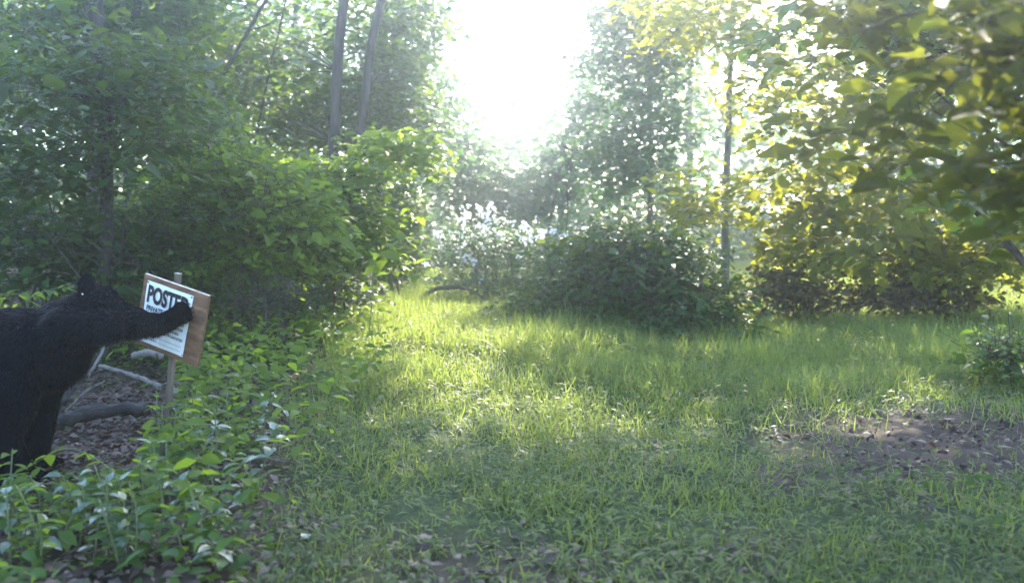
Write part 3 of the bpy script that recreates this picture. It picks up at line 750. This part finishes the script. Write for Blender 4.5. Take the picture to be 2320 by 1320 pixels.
sprig('short arching sprig right of the foot of the bear', at(200, 1120, 3.7), at(285, 1090, 3.6), .04, 5, .055, 502, 'leaf_bright')
sprig('long-leaved sprig crossing behind the back of the bear', at(60, 690, 5.2), at(160, 650, 5.2), .03, 6, .09, 503, 'leaf_mid')
sprig('leafy sprig at the left frame edge behind the back of the bear', at(-30, 690, 5.2), at(70, 672, 5.3), .04, 6, .08, 504, 'leaf_bright')
# pale leaves, lying flat or tilted, with a bluish-white base colour
for i, (px, py, sz, ry, lb) in enumerate([
    (652, 958, .085, .9, 'oval white tilted leaf at the edge of the litter'), (735, 983, .09, .2, 'long pale bluish leaf lying flat beside the track'),
    (610, 985, .085, .15, 'pale bluish leaf lying left of the white oval leaf'), (447, 908, .08, 1.0, 'bright white leaf held up right of the stake foot'),
    (842, 672, .16, .5, 'large bluish-white leaf at the left edge of the track'), (568, 1112, .07, .7, 'dry tan curled leaf on the litter beside the track'),
    (690, 1235, .07, .1, 'dull pale leaf lying at the lower edge of the frame'), (355, 940, .06, .9, 'small white leaf below the sign stake')]):
    d = 1.08 * FPX / max(py - 520, 60) * .985; d = min(d, 9.5); p = at(px, py, d); z = max(p.z, gz(p.x, d) + .02)
    o = link('pale_leaf', leaf_mesh('litter' if 'tan' in lb else 'leaf_pale', i % 3), None, (p.x, d, z), (ry, .2 * (-1) ** i, 1.2 + i * 1.9), sz)
    tag(o, lb, 'leaf')
st = mesh_np('stone', *(lambda: (lambda v, f: (v, f))(*tube([(0, 0, -.03), (0, 0, 0), (0, 0, .035), (0, 0, .05)], [.09, .11, .085, .03], 9, .12, 4)))(), M['stone'], smooth=False)
p = at(1810, 872, 6.75); so = link('stone', st, None, (p.x, 6.75, gz(p.x, 6.75)), (0, 0, .4), (1.1, .7, .9)); tag(so, 'pale grey flat stone at the edge of the bare earth', 'stone')

# ================================================================== DEAD WOOD behind the sign
def dead(name, label, cat, pts, radii, mat, seed, n=9):
    P = [at(*q) for q in pts]
    base = P[0].copy(); root = empty(name, base); tag(root, label, cat)
    woody('wood', P, radii, mat, root, n, 22, seed, .17)
    return root
dead('fallen_log', 'dark rotting log lying low behind the bear', 'log', [(90, 975, 5.0), (200, 935, 5.1), (340, 925, 5.2)], [.035, .04, .032], 'log', 1)
dead('dead_branch', 'pale grey dead branch slanting down to the sign stake', 'branch', [(225, 828, 5.5), (300, 850, 5.45), (365, 875, 5.3)], [.010, .014, .012], 'deadwood', 2)
dead('dead_branch', 'thin pale stick rising to the right beside the leg of the bear', 'branch', [(148, 932, 5.0), (190, 890, 5.05), (238, 862, 5.1)], [.006, .006, .004], 'deadwood', 3, 6)
dead('dead_branch', 'bent pale stick standing under the raised arm of the bear', 'branch', [(200, 850, 5.3), (222, 815, 5.35), (238, 782, 5.4)], [.009, .008, .006], 'deadwood', 4, 6)
dead('dead_branch', 'short splintered branch behind the lower edge of the sign', 'branch', [(300, 805, 5.4), (340, 800, 5.35), (368, 808, 5.3)], [.02, .022, .012], 'deadwood', 5, 7)
dead('dead_branch', 'thick dark branch leaning in the brush behind the bear', 'branch', [(120, 935, 5.4), (180, 860, 5.6), (215, 800, 5.8)], [.02, .018, .014], 'log', 6, 7)
dead('fallen_stick', 'thin fallen stick lying at the edge of the litter', 'stick', [(668, 925, 5.7), (700, 945, 5.5), (722, 962, 5.35)], [.006, .006, .004], 'deadwood', 7, 6)
dead('arching_branch', 'low dark branch arching over the grass at the end of the track', 'branch', [(940, 695, 13), (985, 655, 12.9), (1060, 655, 12.8), (1110, 690, 12.7)], [.03, .03, .02, .01], 'twig', 8, 7)
dead('thin_wire', 'thin dark fallen twig trailing across the right-hand grass', 'twig', [(1900, 700, 9.5), (1975, 745, 9.0), (2060, 800, 8.3), (2110, 840, 7.5)], [.004, .004, .003, .002], 'twig', 9, 5)

# ================================================================== POSTED SIGN
YAW, TLT, ROLL = math.radians(-25.2), math.radians(.3), math.radians(13.8)
PR = (Matrix.Rotation(YAW, 3, 'Z') @ Matrix.Rotation(TLT, 3, 'X') @ Matrix.Rotation(ROLL, 3, 'Y')).to_4x4()
PC = Vector((-1.654, 4.682, .658))
foot = Vector((-1.70, 4.75, 0)); foot.z = gz(foot.x, foot.y)
sign = empty('posted_sign', foot); tag(sign, 'white POSTED notice on a brown plywood board on a leaning stake, pawed by the bear', 'sign')
def box_mesh(name, x0, x1, y0, y1, z0, z1, mats, bev=.002, pick=None):
    import bmesh
    bm = bmesh.new(); bmesh.ops.create_cube(bm, size=1)
    for v in bm.verts:
        v.co = Vector(((x0 + x1) / 2 + v.co.x * (x1 - x0), (y0 + y1) / 2 + v.co.y * (y1 - y0), (z0 + z1) / 2 + v.co.z * (z1 - z0)))
    if bev: bmesh.ops.bevel(bm, geom=bm.edges[:], offset=bev, segments=1, affect='EDGES')
    me = bpy.data.meshes.new(name)
    for m in mats: me.materials.append(m)
    if pick:
        bm.normal_update()
        for f in bm.faces: f.material_index = pick(f.normal)
    bm.to_mesh(me); bm.free(); return me
W0 = Matrix.Translation(PC) @ PR
INV = Matrix.Translation(-foot)
def put(name, me, mat4, parent=None, base=None):
    o = link(name, me, parent); o.matrix_local = (base or Matrix.Identity(4)) @ mat4; return o
board = put('board', box_mesh('board', -.178, .230, .004, .022, -.176, .175, [M['ply'], M['ply_edge']], .002, lambda n: 1 if n.z > .5 or n.x < -.5 else 0), INV @ W0, sign)
# sheet, slightly curled at its right lower corner
nx, nz = 9, 9
V = []
for j in range(nz):
    for i in range(nx):
        u, v = i / (nx - 1), j / (nz - 1)
        V.append((-.145 + .29 * u, -.002 - .006 * max(0, u + (1 - v) - 1.45) ** 2 * 4 + .0016 * math.sin(9 * u + 5 * v) + .001 * math.sin(14 * v - 6 * u), -.15 + .30 * v))
Fq = [(j * nx + i, j * nx + i + 1, (j + 1) * nx + i + 1, (j + 1) * nx + i) for j in range(nz - 1) for i in range(nx - 1)]
paper = put('notice', mesh_np('notice', np.array(V), np.array(Fq), M['paper'], smooth=True), INV @ W0, sign)
def lettering(body, cx, cz, width, height, mat, name='lettering', bold=.03):
    cu = bpy.data.curves.new('lettering', 'FONT'); cu.body = body; cu.size = 1; cu.offset = bold; cu.resolution_u = 3; cu.fill_mode = 'FRONT'
    tmp = bpy.data.objects.new('tmp_text', cu); COL.objects.link(tmp)
    dg = bpy.context.evaluated_depsgraph_get(); me = bpy.data.meshes.new_from_object(tmp.evaluated_get(dg))
    bpy.data.objects.remove(tmp); me.name = 'lettering'
    co = np.array([v.co[:] for v in me.vertices]); lo, hi = co.min(0), co.max(0)
    for v in me.vertices:
        v.co = Vector((cx + ((v.co.x - lo[0]) / (hi[0] - lo[0]) - .5) * width, -.0062, cz + ((v.co.y - lo[1]) / (hi[1] - lo[1]) - .5) * height))
    me.materials.clear(); me.materials.append(M[mat])
    return link(name, me, paper)
lettering('POSTED', 0, .090, .262, .088, 'ink', bold=.045)
lettering('PRIVATE PROPERTY', 0, .022, .250, .026, 'ink', bold=.03)
for k, (t, wd) in enumerate([('HUNTING, FISHING, TRAPPING OR', .245), ('TRESPASSING FOR ANY PURPOSE', .24), ('IS STRICTLY FORBIDDEN', .19), ('VIOLATORS WILL BE PROSECUTED', .255)]):
    lettering(t, 0, -.006 - k * .0235, wd, .013, 'ink', bold=.02)
lettering('NAME', -.075, -.104, .05, .010, 'ink_grey'); lettering('ADDRESS', -.065, -.126, .07, .010, 'ink_grey')
for zz in (-.108, -.130):
    o = put('rule', box_mesh('rule', -.02, .125, -.0066, -.0058, zz - .0008, zz + .0008, [M['ink_grey']], 0), Matrix.Identity(4), paper)
for sx in (-.138, .138):
    for sz in (-.142, .142):
        v, f = tube([(sx, -.003, sz), (sx, -.0075, sz)], [.0045, .0035], 8)
        put('staple', mesh_np('staple', v, f, M['screw']), INV @ W0, sign)
topp = at(402, 619, 4.76) ; ax = (topp - foot).normalized()
stk = link('stake', box_mesh('stake', -.016, .016, -.012, .012, -.15, (topp - foot).length, [M['stake'], M['stake_top']], .0015, lambda n: 1 if n.z > .5 else 0), sign)
stk.matrix_local = Matrix.Translation((0, .012, 0)) @ (ax.to_track_quat('Z', 'Y').to_matrix().to_4x4() @ Matrix.Rotation(YAW * .6, 4, 'Z'))

# ================================================================== BLACK BEAR
def cap_pts(a, b, ra, rb, n=10):
    a, b = np.array(a, float), np.array(b, float)
    return [(a + (b - a) * t, ra + (rb - ra) * t) for t in np.linspace(0, 1, n)]
def ball(c, r, R=None):
    import bmesh
    bm = bmesh.new(); bmesh.ops.create_icosphere(bm, subdivisions=3, radius=1)
    s = r if hasattr(r, '__len__') else (r, r, r)
    m = Matrix.Translation(Vector(c)) @ (R.to_4x4() if R else Matrix.Identity(4)) @ Matrix.Diagonal((*s, 1))
    V = np.array([(m @ v.co)[:] for v in bm.verts]); F = np.array([[v.index for v in f.verts] for f in bm.faces]); bm.free()
    return V, F
def chain(pts, radii, n=16, seg=22):
    P = smooth_path(pts, seg); t = np.linspace(0, 1, len(radii)); R = np.interp(np.linspace(0, 1, seg), t, radii)
    body = tube(P, R, n)
    return [body, ball(P[0], R[0]), ball(P[-1], R[-1])]
def build_bear():
    D = 4.3
    parts = []
    sh = at(118, 797, D + .05)                     # centre of the shoulders
    fwd = Vector((.93, .36, 0)).normalized()
    hip = sh - fwd * .80 + Vector((0, 0, -.03))
    mid = (sh + hip) / 2 + Vector((0, 0, -.02))
    parts += chain([hip - fwd * .12, hip, mid, sh - fwd * .12, sh], [.15, .20, .225, .205, .17], 20, 26)
    parts.append(ball(sh + Vector((-.03, 0, .045)), (.16, .13, .12)))          # shoulder hump
    parts.append(ball(at(152, 768, D + .08), (.12, .14, .15)))               # chest
    # neck and head
    skull = at(222, 694, D + .10)
    parts += chain([sh + Vector((-.02, .02, .03)), at(165, 740, D + .06), skull + Vector((-.02, 0, -.015))], [.17, .145, .10], 18, 14)
    hd = Vector((.93, .22, -.30)).normalized()
    parts.append(ball(skull, (.115, .098, .098)))
    mz = skull + hd * .175
    parts += chain([skull + hd * .03 + Vector((0, 0, -.01)), skull + hd * .10 + Vector((0, 0, -.012)), mz], [.092, .066, .048], 16, 10)
    side = hd.cross(Vector((0, 0, 1))).normalized()                            # towards the camera
    upv = side.cross(hd).normalized()
    ears = []
    for s, off in ((1, 0.0), (-1, -.012)):
        c = skull - hd * (.062 - off) + side * s * .058 + upv * (.095 if s > 0 else .07)
        Re = Matrix((hd * .35 + side * s * .9, -hd * .9 + side * s * .35, upv)).transposed()
        parts.append(ball(c, (.018, .044, .047), Re)); ears.append(c)
        parts.append(ball(c - upv * .035, (.022, .036, .03), Re))
    # raised right arm
    paw = W0 @ Vector((.112, -.032, .056))
    wr = W0 @ Vector((.048, -.070, -.008))
    a0, a1, a2 = at(150, 745, D - .06), at(262, 738, D - .02), at(335, 734, D + .16)
    parts += chain([a0, a1, a2, wr, paw], [.10, .066, .058, .052, .046], 16, 26)
    pv = (paw - wr).normalized(); pn = (W0.to_3x3() @ Vector((0, -1, 0))); ps = pv.cross(pn).normalized()
    claws = []
    for k in range(5):
        o = paw + ps * (k - 2) * .022 + pv * (.022 - .007 * abs(k - 2))
        tip = o + pv * .030 - pn * .002
        parts += chain([o, (o + tip) / 2 + pn * .005, tip], [.016, .0135, .0105], 10, 6)
        claws.append((tip + pn * .003, pv, pn))
    # planted legs
    def leg(pts, rad, toe):
        parts.extend(chain(pts, rad, 16, 24))
        f = pts[-1]
        parts.append(ball(Vector(f) + Vector(toe) * .05 + Vector((0, 0, -.012)), (.085, .065, .042)))
        for k in range(5):
            sd = Vector((-toe[1], toe[0], 0))
            parts.append(ball(Vector(f) + Vector(toe) * .115 + sd * (k - 2) * .025 + Vector((0, 0, -.02)), (.026, .018, .022)))
    fx = at(70, 1075, D + .12); fz = gz(fx.x, fx.y) + .045
    leg([at(108, 800, D + .17), at(92, 890, D + .17), at(80, 990, D + .14), Vector((fx.x, fx.y, fz))], [.15, .092, .075, .07], (.97, .2, 0))
    hx = at(38, 1080, D - .12); hz = gz(hx.x, hx.y) + .045
    hp = hip + Vector((.02, -.10, -.02))
    parts.append(ball(at(-10, 850, D + .03), (.24, .18, .16)))
    leg([hp, Vector((hx.x - .07, hx.y - .02, .43)), Vector((hx.x - .075, hx.y, .19)), Vector((hx.x, hx.y, hz))], [.19, .15, .095, .075], (1, .1, 0))
    h2 = hip + Vector((.0, .13, -.02)); h2f = Vector((hip.x - .05, hip.y + .16, gz(hip.x, hip.y + .16) + .045))
    leg([h2, Vector((h2f.x + .10, h2f.y, .38)), Vector((h2f.x - .06, h2f.y, .17)), h2f], [.18, .125, .08, .07], (1, .1, 0))
    parts.append(ball(hip - fwd * .26 + Vector((0, 0, .06)), (.06, .04, .035)))   # stub tail
    V, F = merge(parts)
    base = Vector((fx.x, fx.y, gz(fx.x, fx.y)))
    me = mesh_np('bear', V - np.array(base), F, M['hide'])
    tmp = bpy.data.objects.new('tmp_bear', me); COL.objects.link(tmp)
    r = tmp.modifiers.new('r', 'REMESH'); r.mode = 'VOXEL'; r.voxel_size = .0105
    s = tmp.modifiers.new('s', 'SMOOTH'); s.factor = .5; s.iterations = 7
    dg = bpy.context.evaluated_depsgraph_get()
    me2 = bpy.data.meshes.new_from_object(tmp.evaluated_get(dg)); bpy.data.objects.remove(tmp)
    me2.name = 'bear'
    me2.polygons.foreach_set('use_smooth', np.ones(len(me2.polygons), bool))
    bear = link('bear', me2, None, base)
    tag(bear, 'black bear standing at the left edge with its right forepaw stretched onto the sign', 'bear')
    # hair
    me2.calc_loop_triangles()
    nt_ = len(me2.loop_triangles)
    tri = np.empty(nt_ * 3, np.int32); me2.loop_triangles.foreach_get('vertices', tri); tri = tri.reshape(-1, 3)
    co = np.empty(len(me2.vertices) * 3, np.float32); me2.vertices.foreach_get('co', co); co = co.reshape(-1, 3).astype(float)
    A, B, C = co[tri[:, 0]], co[tri[:, 1]], co[tri[:, 2]]
    nr = np.cross(B - A, C - A); ar = np.linalg.norm(nr, axis=1); nr = nr / (ar[:, None] + 1e-12)
    rg = np.random.default_rng(900); n = 60000
    k = rg.choice(nt_, n, p=ar / ar.sum()); u = rg.random((n, 2)); u[u.sum(1) > 1] = 1 - u[u.sum(1) > 1]
    P = A[k] + (B[k] - A[k]) * u[:, :1] + (C[k] - A[k]) * u[:, 1:]
    Nn = nr[k]
    flow = np.array([-.55, -.15, -.8])
    dr = Nn * .55 + flow + rg.normal(size=(n, 3)) * .22
    dr /= np.linalg.norm(dr, axis=1, keepdims=True)
    ln = rg.uniform(.014, .034, n) * (.6 + .9 * (.5 + .5 * np.sin(P[:, 0] * 41 + 5 * np.sin(P[:, 2] * 23)) * np.sin(P[:, 2] * 37 + 4 * np.sin(P[:, 0] * 19))))
    pw = np.array(paw - base); hdp = np.array(mz - base)
    near = np.minimum(np.linalg.norm(P - pw, axis=1), np.linalg.norm(P - hdp, axis=1))
    ln *= np.clip(near / .22, .25, 1)
    sd = np.cross(dr, Nn); sd /= np.linalg.norm(sd, axis=1, keepdims=True) + 1e-9
    V = np.stack([P - sd * .0022, P + sd * .0022, P + dr * ln[:, None] + Nn * .003], 1).reshape(-1, 3)
    h = link('fur', mesh_np('fur', V, np.arange(n * 3).reshape(-1, 3), M['fur']), bear); h['kind'] = 'stuff'
    # face, claws, small white speck below the ear
    for s in (1, -1):
        v, f = ball(skull + hd * .088 + side * s * .046 + upv * .030, .0085); link('eye', mesh_np('eye', v - np.array(base), f, M['nose'], smooth=True), bear)
    v, f = ball(mz + hd * .040 + upv * .012, (.016, .024, .017)); link('nose', mesh_np('nose', v - np.array(base), f, M['nose'], smooth=True), bear)
    for (p, pv_, pn_) in claws:
        v, f = tube(smooth_path([p, p + pv_ * .009 - pn_ * .002, p + pv_ * .016 - pn_ * .009], 5), [.004, .0035, .0028, .002, .0008], 6)
        link('claw', mesh_np('claw', v - np.array(base), f, M['nose'], smooth=True), bear)
    et = at(187, 666, D - .02)
    c = ears[0] - Vector((.008, .03, .028))
    v, f = ball(et, (.0036, .003, .0036)); link('pale_speck', mesh_np('pale_speck', v - np.array(base), f, M['speckmat']), bear)
    return bear
bear = build_bear()

# ================================================================== HAZE
me = box_mesh('haze', -40, 40, -7, 58, -1.6, 16, [], 0)
hz = link('haze', me)  # volume added for veil and glow, in place of lens condensation
m = bpy.data.materials.new('lens_veil_haze'); m.use_nodes = True; nt = m.node_tree; nt.nodes.clear()
o = nt.nodes.new('ShaderNodeOutputMaterial'); pv = nt.nodes.new('ShaderNodeVolumePrincipled')
pv.inputs['Color'].default_value = (.80, .90, 1, 1); pv.inputs['Density'].default_value = .0052; pv.inputs['Anisotropy'].default_value = .87
nt.links.new(pv.outputs[0], o.inputs['Volume'])
me.materials.append(m)
tag(hz, 'thin bright haze added to stand in for the fogged-lens veil', kind='stuff')
